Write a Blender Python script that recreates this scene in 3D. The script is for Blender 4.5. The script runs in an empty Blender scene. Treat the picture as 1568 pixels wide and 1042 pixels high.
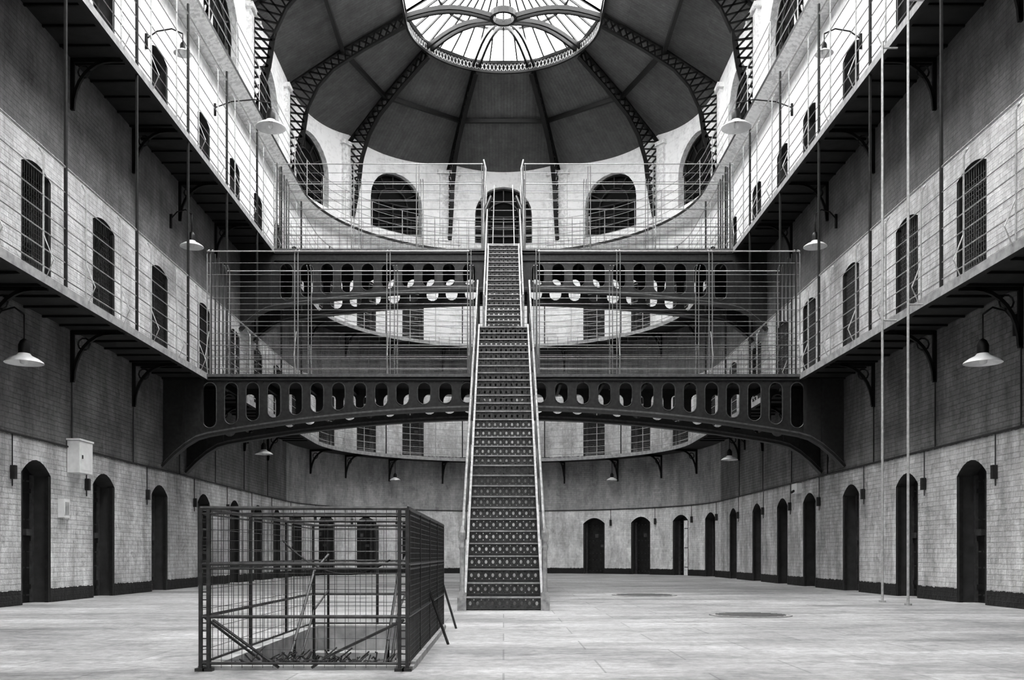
import bpy, math, random
from math import sin, cos, pi, radians, sqrt
from mathutils import Vector, Matrix
from mathutils.geometry import tessellate_polygon
random.seed(4)
R=7.15; E=6.2; C=31.2; Y0=-9.0
L1=4.55; L2=9.05; L3=12.75; WT=16.45
CAMH=0.75

# ------------------------------------------------------------ materials
def newmat(name):
    m=bpy.data.materials.new(name); m.use_nodes=True
    nt=m.node_tree; b=nt.nodes['Principled BSDF']
    return m,nt,b
def g(v): return (v,v,v,1)
def plain(name,v,rough=0.6,metal=0.0,var=0.25,scale=6,bump=0.15):
    m,nt,b=newmat(name)
    tc=nt.nodes.new('ShaderNodeTexCoord'); n=nt.nodes.new('ShaderNodeTexNoise')
    n.inputs['Scale'].default_value=scale; n.inputs['Detail'].default_value=6
    nt.links.new(tc.outputs['Object'],n.inputs['Vector'])
    r=nt.nodes.new('ShaderNodeMapRange')
    r.inputs[1].default_value=.3; r.inputs[2].default_value=.7
    r.inputs[3].default_value=v*(1-var); r.inputs[4].default_value=v*(1+var)
    nt.links.new(n.outputs[0],r.inputs[0])
    cc=nt.nodes.new('ShaderNodeCombineColor')
    for i in range(3): nt.links.new(r.outputs[0],cc.inputs[i])
    nt.links.new(cc.outputs[0],b.inputs['Base Color'])
    b.inputs['Roughness'].default_value=rough; b.inputs['Metallic'].default_value=metal
    if bump>0:
        bp=nt.nodes.new('ShaderNodeBump'); bp.inputs['Strength'].default_value=bump; bp.inputs['Distance'].default_value=.02
        nt.links.new(n.outputs[0],bp.inputs['Height']); nt.links.new(bp.outputs[0],b.inputs['Normal'])
    return m
def wallmat(name,skirt,low,high,zs,zb,bumps=.5,grime=1.0,bw=.23,rh=.078,mort=.80,streak=.5,dist=.025):
    """painted brickwork: skirting band, light paint to zb, rough brick over; UV = (arc length, height)"""
    m,nt,b=newmat(name); N=nt.nodes.new; Lk=nt.links.new
    uv=N('ShaderNodeUVMap'); uv.uv_map='UVMap'
    sp=N('ShaderNodeSeparateXYZ'); Lk(uv.outputs[0],sp.inputs[0])
    tc=N('ShaderNodeTexCoord')
    n1=N('ShaderNodeTexNoise'); n1.inputs['Scale'].default_value=.9; n1.inputs['Detail'].default_value=8; n1.inputs['Roughness'].default_value=.65
    Lk(tc.outputs['Object'],n1.inputs['Vector'])
    n2=N('ShaderNodeTexNoise'); n2.inputs['Scale'].default_value=9; n2.inputs['Detail'].default_value=6; n2.inputs['Roughness'].default_value=.65
    Lk(tc.outputs['Object'],n2.inputs['Vector'])
    mpn=N('ShaderNodeMapping'); mpn.inputs['Scale'].default_value=(2.0,2.0,.6); Lk(tc.outputs['Object'],mpn.inputs[0])
    n3=N('ShaderNodeTexNoise'); n3.inputs['Scale'].default_value=1.1; n3.inputs['Detail'].default_value=10; n3.inputs['Roughness'].default_value=.75
    Lk(mpn.outputs[0],n3.inputs['Vector'])
    n4=N('ShaderNodeTexNoise'); n4.inputs['Scale'].default_value=3.2; n4.inputs['Detail'].default_value=8; n4.inputs['Roughness'].default_value=.7; n4.inputs['Distortion'].default_value=.6
    Lk(tc.outputs['Object'],n4.inputs['Vector'])
    def M(op,a,bv):
        k=N('ShaderNodeMath'); k.operation=op
        for i,x in enumerate((a,bv)):
            if isinstance(x,(int,float)): k.inputs[i].default_value=x
            else: Lk(x,k.inputs[i])
        return k.outputs[0]
    wob=M('MULTIPLY',M('SUBTRACT',n2.outputs[0],.5),.08)
    v=M('ADD',sp.outputs[1],wob)
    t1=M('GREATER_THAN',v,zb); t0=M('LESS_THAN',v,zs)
    vs_=N('ShaderNodeVectorMath'); vs_.operation='SUBTRACT'; Lk(n2.outputs['Color'],vs_.inputs[0]); vs_.inputs[1].default_value=(.5,.5,.5)
    vk=N('ShaderNodeVectorMath'); vk.operation='SCALE'; Lk(vs_.outputs[0],vk.inputs[0]); vk.inputs['Scale'].default_value=dist
    va=N('ShaderNodeVectorMath'); va.operation='ADD'; Lk(uv.outputs[0],va.inputs[0]); Lk(vk.outputs[0],va.inputs[1])
    br=N('ShaderNodeTexBrick'); Lk(va.outputs[0],br.inputs['Vector'])
    br.inputs['Scale'].default_value=1.0; br.inputs['Brick Width'].default_value=bw; br.inputs['Row Height'].default_value=rh
    br.inputs['Mortar Size'].default_value=.007; br.inputs['Mortar Smooth'].default_value=.7
    br.inputs['Color1'].default_value=g(1); br.inputs['Color2'].default_value=g(.86); br.inputs['Mortar'].default_value=g(mort)
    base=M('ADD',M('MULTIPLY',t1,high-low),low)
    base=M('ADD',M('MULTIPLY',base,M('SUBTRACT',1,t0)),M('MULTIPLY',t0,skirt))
    varr=M('ADD',M('MULTIPLY',n1.outputs[0],1.0*grime),1-.5*grime)
    base=M('MULTIPLY',base,varr)
    mr=N('ShaderNodeMapRange'); mr.inputs[1].default_value=.38; mr.inputs[2].default_value=.6; mr.inputs[3].default_value=1-streak; mr.inputs[4].default_value=1.08
    Lk(n3.outputs[0],mr.inputs[0]); base=M('MULTIPLY',base,mr.outputs[0])
    m4=N('ShaderNodeMapRange'); m4.inputs[1].default_value=.58; m4.inputs[2].default_value=.68; m4.inputs[3].default_value=1; m4.inputs[4].default_value=1-streak*.8
    Lk(n4.outputs[0],m4.inputs[0]); base=M('MULTIPLY',base,m4.outputs[0])
    base=M('MULTIPLY',base,M('ADD',M('MULTIPLY',n2.outputs[0],.6),.7))
    sc=N('ShaderNodeSeparateColor'); Lk(br.outputs['Color'],sc.inputs[0])
    base=M('MULTIPLY',base,sc.outputs[0]); base=M('MINIMUM',base,.92)
    cc=N('ShaderNodeCombineColor')
    for i in range(3): Lk(base,cc.inputs[i])
    Lk(cc.outputs[0],b.inputs['Base Color']); b.inputs['Roughness'].default_value=.75
    bp=N('ShaderNodeBump'); bp.inputs['Strength'].default_value=bumps; bp.inputs['Distance'].default_value=.03
    hh=M('ADD',M('MULTIPLY',br.outputs['Fac'],-.6),M('MULTIPLY',n2.outputs[0],1.4))
    Lk(hh,bp.inputs['Height']); Lk(bp.outputs[0],b.inputs['Normal'])
    return m
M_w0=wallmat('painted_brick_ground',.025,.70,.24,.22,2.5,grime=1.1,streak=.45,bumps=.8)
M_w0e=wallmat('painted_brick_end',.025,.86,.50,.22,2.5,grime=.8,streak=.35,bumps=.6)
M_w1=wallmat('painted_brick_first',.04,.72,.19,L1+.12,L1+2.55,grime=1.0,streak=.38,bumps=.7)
M_w2=wallmat('limewashed_brick_second',.05,.98,.98,L2+.1,L2+20,bumps=.3,grime=.5,mort=.90,streak=.16)
M_w3=wallmat('limewashed_drum',.8,.98,.98,0,99,bumps=.15,grime=.4,mort=.97,streak=.12)
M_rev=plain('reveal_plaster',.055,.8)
M_iron=plain('black_iron',.010,.45,.3,.3,20)
M_iron2=plain('grey_painted_iron',.030,.45,.2,.3,14)
M_cage=plain('cage_iron',.055,.4,.3,.4,20)
M_flange=plain('lighter_flange_iron',.12,.4,.3,.3,14)  # lighter tone for flanges, slot rims and small fittings
M_door=plain('door_black',.022,.42,0,.5,8,.4)
M_wire=plain('galvanised_wire',.48,.45,.3,.2,20,0)
M_wireb=plain('footbridge_wire',.28,.45,.3,.2,20,0)
M_wired=plain('dull_wire',.10,.5,.3,.2,20,0)
M_white=plain('white_enamel',.8,.3,0,.08,10,0)
M_str=plain('pale_painted_iron',.38,.5,.1,.35,14)
M_roof=wallmat('boarded_ceiling',.1,.12,.12,-50,99,bumps=.4,bw=3.0,rh=.12,mort=.55,grime=.6,streak=.2,dist=0)
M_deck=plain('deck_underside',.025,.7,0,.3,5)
M_edge=plain('deck_edge',.35,.6,0,.3,8)
M_stone=plain('limestone',.42,.8,0,.3,7,.5)
M_dark=plain('unlit_room_black',.004,.9,0,0,2,0)
M_twig=plain('twig',.06,.9,0,.4,20)
M_cast=plain('cast_iron_tread',.085,.4,.35,.4,30)

# floor material
m,nt,b=newmat('worn_stone_floor'); N=nt.nodes.new; Lk=nt.links.new
tc=N('ShaderNodeTexCoord')
br=N('ShaderNodeTexBrick'); Lk(tc.outputs['Object'],br.inputs['Vector'])
br.inputs['Scale'].default_value=1; br.inputs['Brick Width'].default_value=1.3; br.inputs['Row Height'].default_value=.75
br.inputs['Mortar Size'].default_value=.008; br.inputs['Mortar Smooth'].default_value=.3
br.inputs['Color1'].default_value=g(.52); br.inputs['Color2'].default_value=g(.45); br.inputs['Mortar'].default_value=g(.32)
def noise(sc_,det,ro,lo,hi,a,c,vec=None):
    n=N('ShaderNodeTexNoise'); n.inputs['Scale'].default_value=sc_; n.inputs['Detail'].default_value=det; n.inputs['Roughness'].default_value=ro
    Lk(vec or tc.outputs['Object'],n.inputs['Vector'])
    r=N('ShaderNodeMapRange'); r.inputs[1].default_value=lo; r.inputs[2].default_value=hi; r.inputs[3].default_value=a; r.inputs[4].default_value=c
    Lk(n.outputs[0],r.inputs[0]); return n,r
mpf=N('ShaderNodeMapping'); mpf.inputs['Scale'].default_value=(.5,1.4,1); Lk(tc.outputs['Object'],mpf.inputs[0])
n,rr=noise(.55,10,.75,.38,.62,.5,1.22,mpf.outputs[0])
n2,rr2=noise(12,8,.78,.3,.7,.62,1.3)
n3,rr3=noise(2.2,9,.7,.54,.66,1.0,.66)
mm=N('ShaderNodeMath'); mm.operation='MULTIPLY'; Lk(rr.outputs[0],mm.inputs[0]); Lk(rr2.outputs[0],mm.inputs[1])
m3=N('ShaderNodeMath'); m3.operation='MULTIPLY'; Lk(mm.outputs[0],m3.inputs[0]); Lk(rr3.outputs[0],m3.inputs[1])
vm=N('ShaderNodeVectorMath'); vm.operation='SCALE'; Lk(br.outputs['Color'],vm.inputs[0]); Lk(m3.outputs[0],vm.inputs['Scale'])
Lk(vm.outputs[0],b.inputs['Base Color'])
b.inputs['Roughness'].default_value=.5
bp=N('ShaderNodeBump'); bp.inputs['Strength'].default_value=.5; bp.inputs['Distance'].default_value=.02
Lk(n2.outputs[0],bp.inputs['Height']); Lk(bp.outputs[0],b.inputs['Normal'])
M_floor=m

# ------------------------------------------------------------ mesh builder
class MB:
    def __init__(s): s.v=[]; s.f=[]; s.m=[]; s.uv=[]; s.mats=[]
    def mi(s,mat):
        if mat not in s.mats: s.mats.append(mat)
        return s.mats.index(mat)
    def face(s,pts,mat,uv=None):
        i=len(s.v); s.v+= [tuple(p) for p in pts]; s.f.append(tuple(range(i,i+len(pts)))); s.m.append(s.mi(mat))
        s.uv.append(uv if uv else [(0,0)]*len(pts))
    def addv(s,verts,faces,mat):
        i=len(s.v); s.v+=[tuple(p) for p in verts]; k=s.mi(mat)
        for f in faces: s.f.append(tuple(a+i for a in f)); s.m.append(k); s.uv.append([(0,0)]*len(f))
    def box(s,c,d,mat,M=None):
        x,y,z=c; a,b_,h=d[0]/2,d[1]/2,d[2]/2
        vs=[Vector((sx*a,sy*b_,sz*h)) for sz in(-1,1) for sy in(-1,1) for sx in(-1,1)]
        if M: vs=[M@v for v in vs]
        vs=[v+Vector(c) for v in vs]
        s.addv(vs,[(0,2,3,1),(4,5,7,6),(0,1,5,4),(2,6,7,3),(0,4,6,2),(1,3,7,5)],mat)
    def tube(s,pts,r,mat,n=5,flat=None):
        """swept tube through pts; flat=(w,h) gives rectangular bar"""
        P=[Vector(p) for p in pts]
        if flat: n=4
        rings=[]
        for i,p in enumerate(P):
            t=(P[min(i+1,len(P)-1)]-P[max(i-1,0)])
            if t.length<1e-9: t=Vector((0,0,1))
            t.normalize()
            up=Vector((0,0,1)) if abs(t.z)<.95 else Vector((0,1,0))
            a=t.cross(up).normalized(); b_=a.cross(t).normalized()
            if flat:
                w,h=flat[0]/2,flat[1]/2
                rings.append([p+a*w*x+b_*h*y for x,y in((-1,-1),(1,-1),(1,1),(-1,1))])
            else:
                rings.append([p+a*cos(2*pi*k/n)*r+b_*sin(2*pi*k/n)*r for k in range(n)])
        vs=[v for rg in rings for v in rg]; fs=[]
        for i in range(len(P)-1):
            for k in range(n):
                fs.append((i*n+k,i*n+(k+1)%n,(i+1)*n+(k+1)%n,(i+1)*n+k))
        fs.append(tuple(range(n))[::-1]); fs.append(tuple((len(P)-1)*n+k for k in range(n)))
        s.addv(vs,fs,mat)
    def plate(s,outer,holes,th,fn,mat):
        """2D loops -> plate of thickness th; fn(u,v,w)->xyz"""
        loops=[[Vector((a,b_,0)) for a,b_ in l] for l in [outer]+holes]
        tris=tessellate_polygon(loops)
        flat=[p for l in loops for p in l]
        n=len(flat)
        vs=[fn(p.x,p.y,-th/2) for p in flat]+[fn(p.x,p.y,th/2) for p in flat]
        fs=[tuple(t) for t in tris]+[tuple(a+n for a in t)[::-1] for t in tris]
        o=0
        for l in loops:
            k=len(l)
            for i in range(k): fs.append((o+i,o+(i+1)%k,o+(i+1)%k+n,o+i+n))
            o+=k
        s.addv(vs,fs,mat)
    def lathe(s,c,prof,mat,n=20):
        vs=[];fs=[]
        for r,z in prof:
            for k in range(n): vs.append((c[0]+r*cos(2*pi*k/n),c[1]+r*sin(2*pi*k/n),c[2]+z))
        for i in range(len(prof)-1):
            for k in range(n): fs.append((i*n+k,i*n+(k+1)%n,(i+1)*n+(k+1)%n,(i+1)*n+k))
        s.addv(vs,fs,mat)
    def obj(s,name,smooth=False):
        me=bpy.data.meshes.new(name); me.from_pydata(s.v,[],s.f)
        for mt in s.mats: me.materials.append(mt)
        me.polygons.foreach_set('material_index',s.m)
        uvl=me.uv_layers.new(name='UVMap')
        flat=[c for u in s.uv for p in u for c in p]
        uvl.data.foreach_set('uv',flat)
        if smooth: me.polygons.foreach_set('use_smooth',[True]*len(s.f))
        me.update()
        o=bpy.data.objects.new(name,me); bpy.context.collection.objects.link(o)
        return o

# path mappings
mapL=lambda u,r:(-r,u)
mapR=lambda u,r:(r,u)
mapA=lambda u,r:(r*sin(u),C+r*cos(u))
def P3(mp,u,r,z):
    x,y=mp(u,r); return (x,y,z)

def wall_strip(mb,mp,us,u0,u1,z0,z1,ops,mat,depth=.35,du=.6,revmat=None):
    """us: metres per u unit. ops: (uc,halfwidth_m,sill,spring,rise)"""
    cuts={u0,u1}; n=max(2,int((u1-u0)*us/du))
    for i in range(n+1): cuts.add(u0+(u1-u0)*i/n)
    rng=[]
    for (uc,hw,si,sp,ri) in ops:
        a=uc-hw/us;b_=uc+hw/us; rng.append((a,b_,si,sp,ri,uc,hw/us))
        cuts={c for c in cuts if not(a-1e-4<c<b_+1e-4)}
        for k in range(13): cuts.add(uc-(hw/us)*cos(pi*k/12))
    cs=sorted(cuts)
    def inop(u):
        for o in rng:
            if o[0]<u<o[1]: return o
    def top(o,u):
        t=max(-1,min(1,(u-o[5])/o[6])); return o[3]+o[4]*sqrt(max(0,1-t*t)) if o[4]>.5 else o[3]+o[4]*(1-t*t)
    rm=revmat or mat
    for a,b_ in zip(cs[:-1],cs[1:]):
        if b_-a<1e-7: continue
        o=inop((a+b_)/2)
        def q(za,zb,zc,zd):
            mb.face([P3(mp,a,R,za),P3(mp,b_,R,zb),P3(mp,b_,R,zc),P3(mp,a,R,zd)],mat,[(a*us,za),(b_*us,zb),(b_*us,zc),(a*us,zd)])
        if not o: q(z0,z0,z1,z1)
        else:
            ta,tb=top(o,a),top(o,b_)
            q(ta,tb,z1,z1)
            mb.face([P3(mp,a,R,ta),P3(mp,b_,R,tb),P3(mp,b_,R+depth,tb),P3(mp,a,R+depth,ta)],rm)
            if o[2]>z0+.01:
                q(z0,z0,o[2],o[2])
                mb.face([P3(mp,a,R,o[2]),P3(mp,b_,R,o[2]),P3(mp,b_,R+depth,o[2]),P3(mp,a,R+depth,o[2])],rm)
    for o in rng:
        for u in (o[0],o[1]):
            mb.face([P3(mp,u,R,o[2]),P3(mp,u,R,o[3]),P3(mp,u,R+depth,o[3]),P3(mp,u,R+depth,o[2])],rm)

def arch_fill(mb,mp,us,uc,hw,z0,sp,ri,r,mat):
    K=12
    pts=[]
    for k in range(K+1):
        t=-cos(pi*k/K); z=sp+(ri*sqrt(max(0,1-t*t)) if ri>.5 else ri*(1-t*t)); pts.append((uc+t*hw/us,z))
    for (a,za),(b_,zb) in zip(pts[:-1],pts[1:]):
        mb.face([P3(mp,a,r,z0),P3(mp,b_,r,z0),P3(mp,b_,r,zb),P3(mp,a,r,za)],mat)

doorsL=[-5.9,-3.3,-.7,1.9,4.5,7.1,9.5,12.0,14.5,16.95,19.7,22.6,25.2,27.6,29.9]
doorsR=[-5.9,-3.3,-.7,1.9,4.5,7.1,9.5,12.0,14.48,16.8,19.5,22.15,24.3,26.75,29.5]
ang_doors=[radians(a) for a in(-81,-64,-47,-30,30,47,64,81)]
dn=0
def rise_of(z): return (1.98,.22) if z<1 else (2.06,.13)
def make_door(mp,us,uc,z0,level):
    global dn; dn+=1
    hw=.46; sp,ri=rise_of(z0)
    mb=MB(); r=R+.3
    arch_fill(mb,mp,us,uc,hw+.02,z0,z0+sp,ri,r,M_door)
    def bar(du,z,w,h,mat=M_iron2,d=.03):
        u=uc+du/us; x,y=mp(u,r-.01); x2,y2=mp(u,r-.11); nrm=Vector((x2-x,y2-y,0)).normalized(); t=Vector((-nrm.y,nrm.x,0))
        M=Matrix((t,nrm,Vector((0,0,1)))).transposed()
        mb.box((x,y,z),(w,d,h),mat,M)
    bar(-hw+.04,z0+1,.08,2.0,M_flange,.05); bar(hw-.04,z0+1,.08,2.0,M_flange,.05)
    for z in (.25,1.0,1.75): bar(0,z0+z,.78,.07)
    bar(.25,z0+1.1,.16,.1,M_flange,.1)
    bar(0,z0+1.5,.14,.14,M_flange,.05)
    for k in range(5):
        for z in (.12,.55,.8,1.3,1.9):
            bar(-.3+.15*k,z0+z,.025,.025,M_flange,.05)
    for sx in(-1,1): mb.tube([P3(mp,uc+sx*(hw-.03)/us,R+.04,z0),P3(mp,uc+sx*(hw-.03)/us,R+.04,z0+sp)],0,M_iron2,flat=(.06,.06))
    if level==1:
        rr_=R+.06
        for k in range(12):
            du=-hw+.06+k*.073
            t=du/hw; zt=z0+sp+ri*(1-t*t)-.03
            p=P3(mp,uc+du/us,rr_,z0+.03); p2=P3(mp,uc+du/us,rr_,zt); mb.tube([p,p2],.006,M_wired,3)
        for k in range(27):
            z=z0+.05+k*.073; mb.tube([P3(mp,uc-(hw-.03)/us,rr_,z),P3(mp,uc+(hw-.03)/us,rr_,z)],.006,M_wired,3)
    mb.obj('door_%d'%dn)

def ops(z,lst):
    sp,ri=rise_of(z); return [(u,.46,z,z+sp,ri) for u in lst]
sw=[28.95-4.5*k for k in range(8)]
aw=[radians(a) for a in(-72,-36,0,36,72)]
def wops(l): return [(u,1.15,L3+.6,L3+1.75,1.15) for u in l]
for nm,mp,dl in(('wall_left',mapL,doorsL),('wall_right',mapR,doorsR)):
    mb=MB()
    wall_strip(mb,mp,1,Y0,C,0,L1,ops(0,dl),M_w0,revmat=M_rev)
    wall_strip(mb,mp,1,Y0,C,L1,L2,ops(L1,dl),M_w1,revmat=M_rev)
    wall_strip(mb,mp,1,Y0,C,L2,L3,ops(L2,dl),M_w2,revmat=M_rev)
    wall_strip(mb,mp,1,Y0,C,L3,WT+.5,wops(sw),M_w3,revmat=M_w3)
    mb.obj(nm)
    for z,l in((0,0),(L1,1),(L2,2)):
        for u in dl: make_door(mp,1,u,z,l)
mb=MB()
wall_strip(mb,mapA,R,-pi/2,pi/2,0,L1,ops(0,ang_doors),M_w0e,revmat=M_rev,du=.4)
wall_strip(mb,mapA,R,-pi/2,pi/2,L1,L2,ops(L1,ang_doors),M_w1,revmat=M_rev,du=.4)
wall_strip(mb,mapA,R,-pi/2,pi/2,L2,L3,ops(L2,ang_doors),M_w2,revmat=M_rev,du=.4)
wall_strip(mb,mapA,R,-pi/2,pi/2,L3,WT+.5,wops(aw),M_w3,revmat=M_w3,du=.4)
mb.obj('wall_end')
for z,l in((0,0),(L1,1),(L2,2)):
    for u in ang_doors: make_door(mapA,R,u,z,l)
mb=MB()
mb.face([(-R,Y0,0),(R,Y0,0),(R,Y0,WT),(3.2,Y0,18.7),(0,Y0,20.7),(-3.2,Y0,18.7),(-R,Y0,WT)],M_w3,[(-R,0),(R,0),(R,WT),(3.2,18.7),(0,20.7),(-3.2,18.7),(-R,WT)])
mb.obj('wall_back_added')  # unseen closing wall, added so daylight comes only from above

# arched windows with bars
wn=0
def window(mp,us,uc):
    global wn; wn+=1
    mb=MB(); z0=L3+.6; sp=L3+1.75
    arch_fill(mb,mp,us,uc,1.17,z0-.02,sp,1.17,R+.34,M_dark)  # black sheet painted in as the darkness of the room behind
    r=R+.24
    def pt(du,z): return P3(mp,uc+du/us,r,z)
    for rad,w in((1.13,.09),(.62,.05)):
        mb.tube([pt(-rad*cos(pi*k/16),sp+rad*sin(pi*k/16)) for k in range(17)],0,M_iron2,flat=(w,w))
    for du in(-.62,0,.62,-1.12,1.12): mb.tube([pt(du,z0),pt(du,sp)],0,M_iron2,flat=(.05,.05))
    for z in(z0+.03,z0+.4,z0+.78,sp): mb.tube([pt(-1.13,z),pt(0,z),pt(1.13,z)],0,M_iron2,flat=(.05,.05))
    for k in range(1,6):
        a=pi*k/6; mb.tube([pt(-.62*cos(a),sp+.62*sin(a)),pt(-1.13*cos(a),sp+1.13*sin(a))],0,M_iron2,flat=(.045,.045))
    mb.obj('window_%d'%wn)
for u in aw: window(mapA,R,u)
for u in sw:
    window(mapL,1,u); window(mapR,1,u)

def upath(r,z,n=48,ya=Y0):
    pts=[(-r,ya,z)]
    pts+= [(-r,C-.01,z)]
    pts+= [(r*sin(a),C+r*cos(a),z) for a in [(-pi/2)+pi*k/n for k in range(1,n)]]
    pts+= [(r,C-.01,z),(r,ya,z)]
    return pts
def usec(mb,sec,mat_list,n=48,ya=Y0):
    cols=[upath(r,z,n,ya) for r,z in sec]
    L=len(cols[0]); k=len(sec)
    for i in range(L-1):
        for j in range(k):
            a=cols[j][i];b_=cols[j][i+1];c=cols[(j+1)%k][i+1];d=cols[(j+1)%k][i]
            mb.face([a,b_,c,d],mat_list[j])

# galleries
def gallery(z,nm):
    mb=MB()
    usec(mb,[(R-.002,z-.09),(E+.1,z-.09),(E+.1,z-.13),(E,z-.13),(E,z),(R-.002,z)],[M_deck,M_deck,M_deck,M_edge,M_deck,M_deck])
    def bracket(mp,us,u):
        f=lambda r,zz:P3(mp,u,r,zz)
        mb.tube([f(R-.02,z-.13),f(E+.08,z-.13)],0,M_iron,flat=(.05,.07))
        mb.tube([f(R-.03,z-.1),f(R-.03,z-.95)],0,M_iron,flat=(.06,.05))
        pts=[]
        for k in range(9):
            a=k/8*pi/2; pts.append(f(R-.04-.62*(1-cos(a)),z-.92+.78*sin(a)))
        mb.tube(pts,0,M_iron,flat=(.05,.05))
        mb.tube([f(R-.22+.1*cos(t),z-.32+.1*sin(t)) for t in [2*pi*k/10 for k in range(11)]],.014,M_iron,4)
    for k in range(-6,7):
        y=13.05+2.6*k
        bracket(mapL,1,y); bracket(mapR,1,y)
    for a in(-72.5,-55.5,-38.5,-20,0,20,38.5,55.5,72.5): bracket(mapA,R,radians(a))
    for k in range(70):
        y=Y0+.3+.57*k
        if y>C: break
        for mp in(mapL,mapR): mb.tube([P3(mp,y,R-.01,z-.105),P3(mp,y,E+.1,z-.105)],0,M_iron,flat=(.04,.04))
    mb.obj(nm)
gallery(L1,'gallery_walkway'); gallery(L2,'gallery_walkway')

def fence(z,ztop_post,nm,wires,r=E+.04):
    mb=MB()
    for i,h in enumerate(wires):
        top=(i==len(wires)-1)
        mb.tube(upath(r,z+h),.018 if top else .010,M_wire,5 if top else 4)
    for k in range(-7,8):
        y=13.5+2.62*k
        if y>C: continue
        for s_ in(-1,1):
            mb.tube([(s_*r,y,z-.12),(s_*r,y,ztop_post)],.028,M_iron2,6)
    for k in range(-14,16):
        y=13.5+1.31*(k+.5)
        if y>C-.1: continue
        for s_ in(-1,1):
            mb.tube([(s_*r,y,z-.1),(s_*r,y,z+wires[-1]-.1),(s_*(r+.06),y,z+wires[-1])],.014,M_wire,5)
            mb.tube([(s_*r,y,z+.55),(s_*(r-.14),y,z+.2),(s_*(r-.02),y,z-.08)],.010,M_wire,4)
    for a in range(-85,90,10):
        x,y=mapA(radians(a),r); mb.tube([(x,y,z-.1),(x,y,z+wires[-1])],.014,M_wire,5)
    for a in(-75,-45,-15,15,45,75):
        x,y=mapA(radians(a),r); mb.tube([(x,y,z-.1),(x,y,z+wires[-1]+.0)],.022,M_iron2,6)
    mb.obj(nm)
W=[.12,.36,.6,.84,1.08,1.36,1.72]
fence(L1,L2-.13,'gallery_railing',W)
fence(L2,L2+2.6,'gallery_railing',W+[2.05,2.4])
mb=MB()
usec(mb,[(R-.002,L3-.12),(R-.25,L3-.08),(R-.5,L3+.02),(R-.5,L3+.12),(R-.38,L3+.16),(R-.002,L3+.5)],[M_w3,M_w3,M_iron2,M_w3,M_w3,M_w3])
mb.obj('trim_1')
mb=MB()
for h in(.3,.6,.9,1.2): mb.tube(upath(R-.5,L3+.1+h),.012,M_wire,4)
for a in range(-84,90,12):
    x,y=mapA(radians(a),R-.5); mb.tube([(x,y,L3+.1),(x,y,L3+1.3)],.015,M_wire,5)
for k in range(17):
    for s_ in(-1,1): mb.tube([(s_*(R-.5),C-2.2*k-1,L3+.1),(s_*(R-.5),C-2.2*k-1,L3+1.3)],.015,M_wire,5)
mb.obj('drum_railing')

# ------------------------------------------------------------ roof
prof=[(7.6,WT-.25),(5.35,17.45),(3.25,18.65)]
mb=MB()
def panel(a,b_,c,d):
    a,b_,c,d=map(Vector,(a,b_,c,d)); w=(b_-a).length; h=(d-a).length; off=(w-(c-d).length)/2
    mb.face([a,b_,c,d],M_roof,[(0,0),(0,w*1),(h,w-off),(h,off)])
for (r0,z0),(r1,z1) in zip(prof[:-1],prof[1:]):
    for s_ in(-1,1):
        n_=9
        for k in range(n_):
            ya=Y0+(C-Y0)*k/n_; yb=Y0+(C-Y0)*(k+1)/n_
            panel((s_*r0,ya,z0),(s_*r0,yb,z0),(s_*r1,yb,z1),(s_*r1,ya,z1))
    for k in range(5):
        a=radians(-90+36*k); b_=radians(-54+36*k)
        panel(mapA(a,r0)+(z0,),mapA(b_,r0)+(z0,),mapA(b_,r1)+(z1,),mapA(a,r1)+(z1,))
mb.obj('ceiling')
def interp(pl,n):
    P=[Vector((a,0,b_)) for a,b_ in pl]; d=[0]
    for p,q in zip(P[:-1],P[1:]): d.append(d[-1]+(q-p).length)
    out=[]
    for i in range(n+1):
        t=d[-1]*i/n; j=0
        while j<len(d)-2 and d[j+1]<t: j+=1
        k=(t-d[j])/(d[j+1]-d[j]); v=P[j].lerp(P[j+1],k); out.append((v.x,v.z))
    return out
mb=MB()
outer=interp([(7.1,L3+.6),(7.1,WT-.25),(5.35,17.35),(3.25,18.55)],26)
inner=interp([(6.95,L3+.55),(6.62,L3+1.8),(6.5,L3+2.6),(6.1,16.2),(5.6,16.75),(4.6,17.4),(3.25,18.15)],26)
def rib(mp,u):
    f=lambda p:P3(mp,u,p[0],p[1])
    for ch in(outer,inner):
        mb.tube([f(p) for p in ch],0,M_iron,flat=(.16,.05))
    for i in range(26):
        mb.tube([f(outer[i]),f(inner[i+1])],0,M_iron,flat=(.05,.05))
        mb.tube([f(inner[i]),f(outer[i+1])],0,M_iron,flat=(.05,.05))
for a in(-90,-54,-18,18,54,90): rib(mapA,radians(a))
for k in range(1,9):
    rib(mapL,C-4.5*k); rib(mapR,C-4.5*k)
mb.obj('roof_rib_trusses')
mb=MB()
def ringpts(r,z):
    return [(-r,Y0,z)]+[mapA(radians(a),r)+(z,) for a in(-90,-54,-18,18,54,90)]+[(r,Y0,z)]
mb.tube(ringpts(5.3,17.35),0,M_iron,flat=(.12,.14))
mb.tube(upath(3.22,18.62,30),0,M_iron,flat=(.08,.08)); mb.tube(upath(3.22,18.28,30),0,M_iron,flat=(.08,.08))
for i in range(72):
    a=radians(-90+2.5*i); x,y=mapA(a,3.22)
    x2,y2=mapA(a+radians(2.5),3.22)
    mb.tube([(x,y,18.28),(x2,y2,18.62)],0,M_str,flat=(.03,.03)); mb.tube([(x2,y2,18.28),(x,y,18.62)],0,M_str,flat=(.03,.03))
mb.obj('lantern_ring')
mb=MB()
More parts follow.
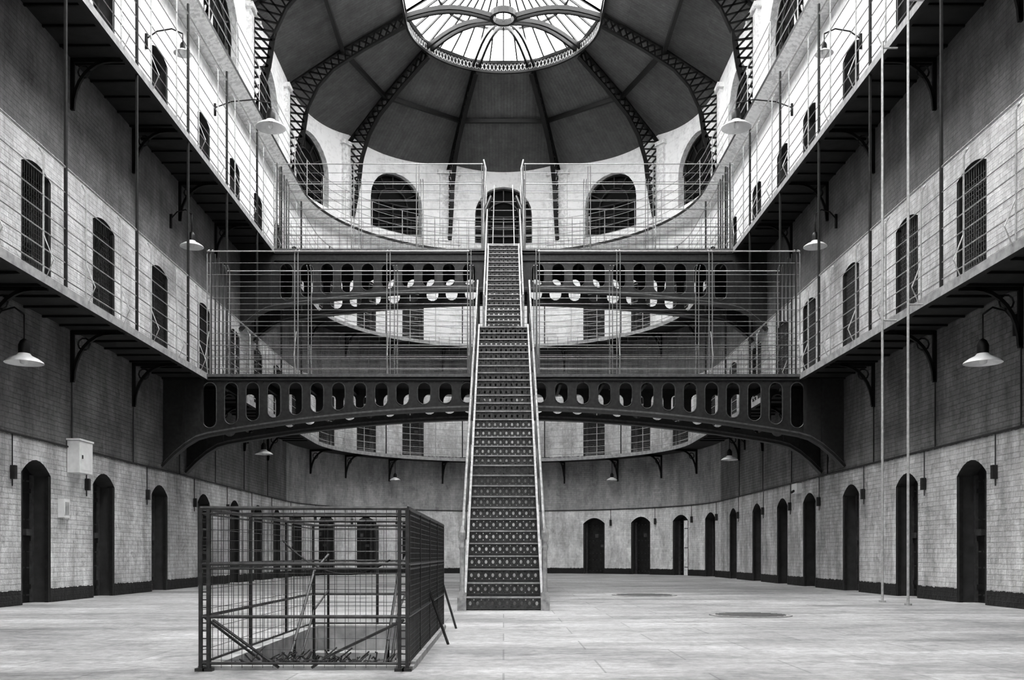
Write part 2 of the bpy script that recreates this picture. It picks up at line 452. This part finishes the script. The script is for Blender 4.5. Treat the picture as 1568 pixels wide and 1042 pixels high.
for a in(-90,-54,-18,18,54,90):
    u=radians(a)
    for o_ in(-.11,.11):
        pts=[]
        for i in range(9):
            t=i/8; r=3.2*(1-t)+.35*t
            x,y=mapA(u,r); px,py=cos(u),-sin(u)
            pts.append((x+px*o_,y+py*o_,18.45+.27*sin(t*pi)))
        mb.tube(pts,0,M_iron,flat=(.08,.14))
mb.tube([(.4*sin(t),C+.4*cos(t),18.5) for t in [2*pi*k/16 for k in range(17)]],0,M_iron,flat=(.1,.2))
for i in range(21):
    u=radians(-90+9*i); mb.tube([P3(mapA,u,3.22,18.65),P3(mapA,u,.1,20.6)],0,M_iron2,flat=(.05,.07))
for r in(2.2,1.2):
    z=18.65+(3.22-r)/3.12*1.95
    mb.tube(upath(r,z,24),0,M_iron2,flat=(.06,.06))
for k in range(40):
    y=C-1.0*k
    for s_ in(-1,1): mb.tube([(s_*3.22,y,18.65),(0,y,20.6)],0,M_iron2,flat=(.05,.07))
for k in range(1,9):
    y=C-4.5*k; mb.tube([(-3.22,y,18.4),(0,y,18.7),(3.22,y,18.4)],0,M_iron,flat=(.12,.2))
mb.obj('skylight_frame')
mb=MB()
for a in(-54,-18,18,54):
    u=radians(a); x,y=mapA(u,R-.06); M=Matrix.Rotation(-u,3,'Z')
    mb.box((x,y,(L3+.4+WT-.4)/2),(.75,.14,WT-.8-L3),M_w3,M)
    x,y=mapA(u,R-.1); mb.box((x,y,WT-.42),(.95,.22,.14),M_w3,M); mb.box((x,y,L3+.5),(.9,.22,.2),M_w3,M)
for k in range(9):
    for s_ in(-1,1):
        y=C-4.5*k; mb.box((s_*(R-.06),y,(L3+.4+WT-.4)/2),(.14,.75,WT-.8-L3),M_w3); mb.box((s_*(R-.1),y,WT-.42),(.22,.95,.14),M_w3)
mb.obj('trim_2')

# ------------------------------------------------------------ bridges
def bridge(Yf,z,d0,dE,dW,pitch,nm,zoff,depth=1.45):
    mb=MB()
    top=z-.02
    def bot(X):
        X=abs(X)
        if X<=E: return top-(d0+(dE-d0)*(X/E)**2)
        t=(X-E)/(R-E); return top-(dE+(dW-dE)*t**1.6)
    for Y in(Yf,Yf+depth):
        fn=lambda u,v,w,Y=Y:(u,Y+w,v)
        for s_ in(-1,1):
            n=30
            xs=[R*i/n*.998 for i in range(n+1)]
            outerl=[(s_*x,top) for x in xs]+[(s_*x,bot(x)) for x in reversed(xs)]
            holes=[]
            X=pitch*.7
            while X<E-.02:
                hw=pitch*.31; zt=top-zoff
                zb=max(bot(X-hw),bot(X+hw))+.13
                h=(zt-zb)
                if h<2*hw: 
                    rr_=h/2; cx=(zt+zb)/2
                    loop=[(s_*X+rr_*cos(t),cx+rr_*sin(t)) for t in [2*pi*j/14 for j in range(14)]]
                else:
                    loop=[(s_*X+hw*cos(t),zt-hw+hw*sin(t)) for t in [pi*j/7 for j in range(8)]]
                    loop+=[(s_*X+hw*cos(t),zb+hw+hw*sin(t)) for t in [pi+pi*j/7 for j in range(8)]]
                holes.append(loop)
                if Y==Yf: mb.tube([(a,Y-.03,b_) for a,b_ in loop+loop[:2]],.012,M_flange,4)
                X+=pitch
            mb.plate(outerl,holes,.05,fn,M_iron2)
            mb.tube([(s_*x,Y-.03,bot(x)) for x in xs],0,M_iron2,flat=(.2,.05))
            mb.tube([(s_*x,Y-.05,bot(x)+.05) for x in xs],0,M_flange,flat=(.06,.04))
            for x in(E+.12,E+.5):
                mb.box((s_*x,Y-.04,(top+bot(x))/2),(.06,.05,top-bot(x)-.1),M_iron2)
        yo=Y-.05 if Y==Yf else Y+.05
        mb.box((0,yo,top-.03),(2*E,.12,.06),M_flange)
        mb.box((0,yo+.01,top-.11),(2*E,.07,.035),M_iron2)
        if zoff>.3: mb.box((0,yo+.01,top-zoff+.08),(2*E,.07,.04),M_iron2)
        if Y==Yf:
            nn=int(2*E/.15)
            for i in range(nn): mb.box((-E+.1+i*.15,Y-.03,top-.15),(.03,.02,.03),M_iron2)
    mb.box((0,Yf+depth/2,z-.045),(2*E,depth,.05),M_deck)
    for i in range(int(2*E/.9)+1):
        x=-E+.2+i*.9; mb.box((x,Yf+depth/2,top-.13),(.06,depth-.06,.14),M_iron)
    mb.obj(nm)
B1=19.9; B2=25.7
bridge(B1,L1,.72,1.28,1.95,.45,'iron_footbridge',.16)
bridge(B2,L2,1.10,1.58,2.2,.55,'iron_footbridge',.38)

def bfence(Y,z,posts,h,nm,n,gap):
    mb=MB()
    for s_ in(-1,1):
        for Yk,dirn in((Y+.03,1),(Y+1.42,-1)):
            for i in range(n):
                zz=z+.12+(h-.15)*i/(n-1)
                mb.tube([(s_*gap,Yk,zz),(s_*(E+.04),Yk,zz)],.015 if i in(n-1,) else .0075,M_wire if i==n-1 else M_wireb,4)
            for i in range(6): mb.tube([(s_*gap,Yk,z+.2+i*.1),(s_*(E+.04),Yk,z+.2+i*.1)],.005,M_wired,3)
            for x in posts:
                for dx in(-.035,.035):
                    mb.tube([(s_*x+dx,Yk,z-.1),(s_*x+dx,Yk,z+h-.1),(s_*x+dx,Yk+.05*dirn,z+h),(s_*x+dx,Yk+.16*dirn,z+h+.05)],.012,M_wireb,5)
                mb.tube([(s_*x,Yk-.0,z+.9),(s_*x,Yk-.22*dirn*1,z+.35),(s_*x,Yk-.03*dirn,z-.12)],.011,M_wire,4)
            for k in range(1,26):
                x=gap+(E-gap)*k/26; mb.tube([(s_*x,Yk,z),(s_*x,Yk,z+.78)],.004,M_wired,3)
        for k in range(6):
            x=s_*(E-.05)
            mb.tube([(x,Y+.03+k*.28,z),(x,Y+.03+k*.28,z+h)],.016,M_iron2,5)
    mb.obj(nm)
bfence(B1,L1,[.72,2.42,4.36,E],2.62,'footbridge_railing',11,.72)
bfence(B2,L2,[.56,2.33,4.1,E],2.35,'footbridge_railing',10,.56)

# ------------------------------------------------------------ staircase
mb=MB()
def flight(ya,za,yb,zb,hw,nsteps,sw,rail=.95):
    rise=(zb-za)/nsteps; go=(yb-ya)/nsteps
    w=hw*2
    nh=max(6,int(w/.1)); holes=[]
    for i in range(nh):
        cx=-hw+w*(i+.5)/nh
        holes.append([(cx+.020*cos(t),rise*.5+.028*sin(t)) for t in [2*pi*j/8 for j in range(8)]])
    for i in range(nh-1):
        cx=-hw+w*(i+1)/nh
        for dz in(.24,.76):
            holes.append([(cx+.010*cos(t),rise*dz+.010*sin(t)) for t in [2*pi*j/6 for j in range(6)]])
    for i in range(nsteps):
        y=ya+go*i; z=za+rise*i
        mb.plate([(-hw,.0),(hw,.0),(hw,rise-.015),(-hw,rise-.015)],holes,.012,lambda u,v,t,y=y,z=z:(u,y+t,z+v),M_cast)
        mb.box((0,y-.010,z+.022),(w,.010,.010),M_flange)
        mb.box((0,y+go/2-.01,z+rise-.01),(w,go+.04,.018),M_cast)
        mb.box((0,y-.035,z+rise-.010),(w,.014,.022),M_str)
    for s_ in(-1,1):
        x=s_*(hw+sw/2)
        mb.plate([(ya-.06,za),(ya+.22,za),(yb+.02,zb-.24),(yb+.02,zb+.1),(yb-.1,zb+.1),(ya-.06,za+.24)],[],sw,lambda u,v,t,x=x:(x+t,u,v),M_str)
        xr=s_*(hw+sw+.015)
        mb.tube([(xr,ya-.05,za+.05),(xr,ya-.05,za+rail+.05)],.026,M_str,8)
        mb.tube([(xr,ya-.05,za+rail+.05),(xr,ya+.1,za+rail+.2),(xr,yb,zb+rail+.1)],.02,M_str,8)
        mb.tube([(xr,ya+.1,za+rail*.55),(xr,yb,zb+rail*.5)],.010,M_wired,5)
        for i in range(2,nsteps,3):
            y=ya+go*i; z=za+rise*i
            mb.tube([(xr,y,z+.05),(xr,y,z+rail+.12)],.010,M_wired,5)
flight(12.8,0,20.2,5.55,.50,30,.035)
for s_ in(-1,1):
    x=s_*.56; y=12.75
    mb.box((x,y,.09),(.12,.12,.18),M_str); mb.box((x,y,.21),(.09,.09,.08),M_str)
    mb.lathe((x,y,.25),[(.04,0),(.028,.1),(.028,.55),(.045,.6),(.026,.66),(.05,.74),(.05,.8),(.026,.86),(.0,.9)],M_str,12)
mb.box((0,20.72,5.52),(1.16,1.0,.06),M_cast)
mb.plate([(-.53,-.12),(.53,-.12)]+[(.53*cos(t),.02+.14*sin(t)) for t in [pi*j/14 for j in range(15)]],[],.04,lambda u,v,t:(u,20.24+t,5.5+v),M_iron2)
for s_ in(-1,1):
    for y in(20.3,21.15): mb.tube([(s_*.555,y,L1-.02),(s_*.555,y,6.55)],.028,M_iron2,6)
    mb.tube([(s_*.555,20.2,6.6),(s_*.555,21.2,6.6)],.02,M_str,6)
flight(21.2,5.55,25.65,L2,.39,19,.035)
for s_ in(-1,1):
    for y in(25.75,27.1):
        mb.tube([(s_*.56,y,L2-.05),(s_*.54,y,L2+1.2),(s_*.48,y,L2+2.2),(s_*.54,y,L2+2.45)],.024,M_wire,6)
    for i in range(9): mb.tube([(s_*.55,25.75,L2+.2+i*.26),(s_*.55,27.1,L2+.2+i*.26)],.009,M_wire,4)
    mb.tube([(s_*.6,25.85,L2+.25),(s_*.58,25.95,L2+.7),(s_*.5,26.2,L2+1.25),(s_*.36,26.6,L2+1.75)],.05,M_iron,8)
    mb.tube([(s_*.3,25.9,L2),(s_*.26,26.9,L2+2.2)],.016,M_wire,5)
for i in range(7): mb.tube([(-.36,27.1,L2+.3+i*.25),(.36,27.1,L2+.3+i*.25)],.014,M_wired,4)
mb.obj('iron_staircase')

# ------------------------------------------------------------ floor with stairwell opening
hx0,hx1,hy0,hy1=-1.85,-.72,6.25,9.45
mb=MB()
xs=[-R-.4,hx0,hx1,R+.4]; ys=[Y0,hy0,hy1,C+R+.5]
for i in range(3):
    for j in range(3):
        if i==1 and j==1: continue
        mb.face([(xs[i],ys[j],0),(xs[i+1],ys[j],0),(xs[i+1],ys[j+1],0),(xs[i],ys[j+1],0)],M_floor)
mb.obj('floor')
mb=MB()
D=-2.2
for a,b_ in(((hx0,hy0),(hx1,hy0)),((hx1,hy0),(hx1,hy1)),((hx1,hy1),(hx0,hy1)),((hx0,hy1),(hx0,hy0))):
    mb.face([(a[0],a[1],-.001),(b_[0],b_[1],-.001),(b_[0],b_[1],D),(a[0],a[1],D)],M_stone)
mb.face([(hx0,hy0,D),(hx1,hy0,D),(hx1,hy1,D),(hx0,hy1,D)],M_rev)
for i in range(10):
    y=hy1-.28*i; z=-.2*(i+1)
    mb.box(((hx0+hx1)/2,y-.14,(z+D)/2),(hx1-hx0-.01,.28,z-D),M_stone)
for c,d in((((hx0+hx1)/2,hy1+.07,.02),(1.4,.14,.05)),((hx0-.07,(hy0+hy1)/2,.02),(.14,3.2,.05)),((hx1+.07,(hy0+hy1)/2,.02),(.14,3.2,.05)),(((hx0+hx1)/2,hy0-.05,.012),(1.4,.1,.03))):
    mb.box(c,d,M_stone)
for x in(-1.72,-.95):
    mb.tube([(x,9.3,.75),(x,8.6,.6),(x,6.6,-.8)],.013,M_iron2,5); mb.tube([(x,9.3,.4),(x,8.6,.25),(x,6.6,-1.1)],.010,M_iron2,5)
    for y,zt in((9.3,.75),(8.6,.6),(7.8,.05)): mb.tube([(x,y,zt-1.0),(x,y,zt)],.013,M_iron2,5)
mb.obj('stairwell')
mb=MB()
mb.box((-1.28,6.5,-.10),(1.1,.4,.04),M_stone)
for i in range(170):
    x=-1.28+random.gauss(0,.2); y=6.5+random.uniform(-.15,.15); z=-.07
    pts=[(x,y,z)]
    a=random.uniform(0,2*pi)
    for k in range(4):
        a+=random.uniform(-.7,.7); x+=.05*cos(a); y+=.02*sin(a); z+=random.uniform(-.02,.06); z=max(z,-.07); pts.append((max(-1.82,min(-.75,x)),max(6.3,min(6.7,y)),z))
    mb.tube(pts,.006,M_twig,3)
mb.obj('dead_branches')

# guard cage
mb=MB()
cx0,cx1,cy0,cy1,ch=-1.95,-.62,6.1,9.7,1.05
def side(p,q,post_x,dx,dz,wm,wr):
    p=Vector(p);q=Vector(q);d=(q-p);L=d.length;d.normalize()
    at=lambda s_,z:(p.x+d.x*s_,p.y+d.y*s_,z)
    for z,rr_ in((ch,.014),(ch-.035,.007),(.69,.012),(.66,.008),(.35,.012),(.05,.010)): mb.tube([at(0,z),at(L,z)],rr_,M_cage,6)
    n=int(L/dx)
    for i in range(1,n): mb.tube([at(L*i/n,.02),at(L*i/n,ch)],wr,wm,3)
    n=int(ch/dz)
    for i in range(1,n): mb.tube([at(0,ch*i/n),at(L,ch*i/n)],wr,wm,3)
    for s_ in post_x:
        mb.tube([at(s_,0),at(s_,ch)],0,M_cage,flat=(.022,.022))
        mb.box(at(s_,.01),(.06,.06,.02),M_cage)
side((cx0,cy0,0),(cx1,cy0,0),[0,.05,1.28,1.33],.066,.066,M_cage,.0019)
side((cx0,cy1,0),(cx1,cy1,0),[0,.66,1.33],.12,.12,M_cage,.0026)
side((cx0,cy0,0),(cx0,cy1,0),[1.2,2.4],.12,.12,M_cage,.0026)
side((cx1,cy0,0),(cx1,cy1,0),[.08,.9,1.8,2.7],.036,.036,M_cage,.0065)
for x in(cx0+.025,cx1-.025):
    for k in range(20): mb.box((x,cy0,.06+k*.05),(.05,.008,.008),M_cage)
mb.tube([(cx0+.02,cy0,.35),(cx0+.25,cy0+.5,.02)],.010,M_cage,5)
mb.tube([(cx1-.02,cy0,.33),(cx1-.5,cy0+.02,.1),(cx1-.62,cy0+.02,.02)],.010,M_cage,5)
mb.tube([(cx0+.08,cy0,.33),(cx0+.5,cy0+.02,.02)],.010,M_cage,5)
mb.tube([(cx1,cy1,.45),(cx1+.14,cy1-.1,.0)],.012,M_cage,5)
mb.tube([(cx1,cy1-1.8,.45),(cx1+.16,cy1-1.8,.0)],.012,M_cage,5)
for y in(7.3,8.5): mb.tube([(cx0,y,ch),(cx1,y,ch)],.012,M_cage,5)
pts=[(cx0+.25+ .85*k/14,7.3-.2*k/14,.86-.35*(1-((k-7)/7)**2)*.5-.15*k/14) for k in range(15)]
mb.tube(pts,.007,M_iron,5)
mb.obj('stairwell_guard_cage')

# ------------------------------------------------------------ lamps
def lamp(x,y,z,w,hang,wallside=None):
    mb=MB(); r=w/2; q=w/.5
    mb.lathe((x,y,z),[(r,0),(r*.97,.018*q),(r*.7,.065*q),(r*.4,.10*q),(r*.3,.13*q)],M_white,24)
    mb.lathe((x,y,z),[(r*.3,.13*q),(r*.3,.24*q),(r*.2,.30*q),(r*.05,.33*q)],M_iron,16)
    mb.lathe((x,y,z+.02),[(0.001,-.04),(.05,-.02),(.06,.03),(.04,.08),(.03,.12)],M_white,12)
    mb.tube([(x,y,z+.32*q),(x,y,z+hang)],.010,M_iron,6)
    if wallside:
        xw=wallside*(R-.02); zt=z+hang
        mb.tube([(x,y,zt),(x+(xw-x)*.3,y,zt+.1),(x+(xw-x)*.7,y,zt+.05),(xw,y,zt-.1)],.014,M_iron,6)
        mb.tube([(xw,y,zt-.3),(xw,y,zt)],0,M_iron,flat=(.06,.04))
    mb.obj('pendant_lamp',True)
for s_ in(-1,1):
    lamp(s_*6.68,13.2,3.42,.52,.68,s_)
    lamp(s_*6.68,28.0 if s_>0 else 26.4,3.55,.5,.6,s_)
    lamp(s_*6.68,20.3,7.35,.5,.7,s_)
    lamp(s_*5.75,23.4,11.30,.74,.6,s_)
    lamp(s_*6.4,18.9,10.75,.36,.4,s_)
    x,y=mapA(radians(38.5*s_),6.7); lamp(x,y,3.62,.42,.8)

# ------------------------------------------------------------ wall services
mb=MB()
mb.tube(upath(R-.02,2.52),.016,M_iron2,5)
for s_,dl in((-1,doorsL),(1,doorsR)):
    for k in range(-4,7):
        y=13.05+2.6*k; mb.tube([(s_*(R-.02),y,2.52),(s_*(R-.02),y,3.6)],.011,M_iron2,5)
    for y in dl:
        mb.tube([(s_*(R-.02),y-.75,2.52),(s_*(R-.02),y-.75,1.75)],.009,M_iron2,5)
        mb.box((s_*(R-.04),y-.75,1.95),(.07,.07,.2),M_door)
for a in ang_doors:
    u=a+.105*(1 if a>0 else -1); x,y=mapA(u,R-.05); mb.box((x,y,2.0),(.08,.07,.22),M_door); mb.tube([(x,y,2.1),(x,y,2.5)],.009,M_iron2,4)
mb.obj('electrical_conduit')
mb=MB()
mb.box((-R+.11,15.75,2.36),(.2,.5,.52),M_white); mb.box((-R+.11,15.75,2.64),(.23,.54,.03),M_white); mb.box((-R+.212,15.75,2.36),(.006,.4,.42),M_white); mb.box((-R+.22,15.6,2.36),(.01,.03,.06),M_iron2)
mb.obj('fuse_box')
mb=MB(); mb.box((-R+.05,15.3,1.5),(.1,.2,.3),M_white); mb.box((-R+.105,15.3,1.5),(.01,.12,.2),M_edge); mb.obj('switch_box')
mb=MB(); mb.box((R-.06,22.9,2.35),(.12,.4,.24),M_white); mb.tube([(R-.12,22.9,2.3),(R-.2,22.9,2.25)],.03,M_iron,6); mb.obj('junction_box')

for y,zt in((14.95,L2-.2),(14.0,L2+3)):
    mb=MB()
    mb.tube([(5.98,y,0),(5.98,y,zt)],.021,M_wire,8); mb.tube([(5.98,y,0),(5.98,y,.03)],.055,M_wire,10)
    mb.tube([(5.98,y,L1-.1),(6.22,y,L1-.1)],.015,M_wire,5)
    mb.tube([(5.98,y,min(zt,L2)-.1),(6.22,y,min(zt,L2)-.1)],.015,M_wire,5)
    mb.obj('steel_pole')
def cover(x,y,r):
    mb=MB(); mb.lathe((x,y,0),[(r,.001),(r,.012),(r*.93,.014),(r*.92,.008),(0.001,.008)],M_edge,32)
    for k in range(-4,5): 
        w=sqrt(max(0,(r*.85)**2-(k*r*.18)**2)); mb.tube([(x-w,y+k*r*.18,.01),(x+w,y+k*r*.18,.01)],.006,M_wired,3)
    mb.obj('manhole_cover')
cover(3.05,11.7,.5); cover(2.6,17.5,.6)
mb=MB()
u=radians(64)+.028; x,y=mapA(u,R+.12); M=Matrix.Rotation(-u,3,'Z')
mb.box((x,y,1.0),(.3,.05,1.98),M_w3,M)
for z in(.3,1.0,1.7): mb.box((x,y-.03,z),(.26,.05,.03),M_flange,M)
mb.obj('open_door')

# ------------------------------------------------------------ light + camera
w=bpy.data.worlds.new('overcast_sky'); bpy.context.scene.world=w; w.use_nodes=True
bg=w.node_tree.nodes['Background']; bg.inputs[0].default_value=(1,1,1,1); bg.inputs[1].default_value=9.8
cam=bpy.data.cameras.new('camera'); co=bpy.data.objects.new('camera',cam); bpy.context.collection.objects.link(co)
co.location=(0,0,CAMH); co.rotation_euler=(pi/2,0,0)
cam.sensor_width=36; cam.lens=33.3; cam.shift_x=.0083; cam.shift_y=.2098; cam.clip_start=.05
bpy.context.scene.camera=co
sc=bpy.context.scene
sc.view_settings.view_transform='Standard'
for lk in('Medium High Contrast','Standard - Medium High Contrast'):
    try:
        sc.view_settings.look=lk; break
    except Exception as e: print(e)
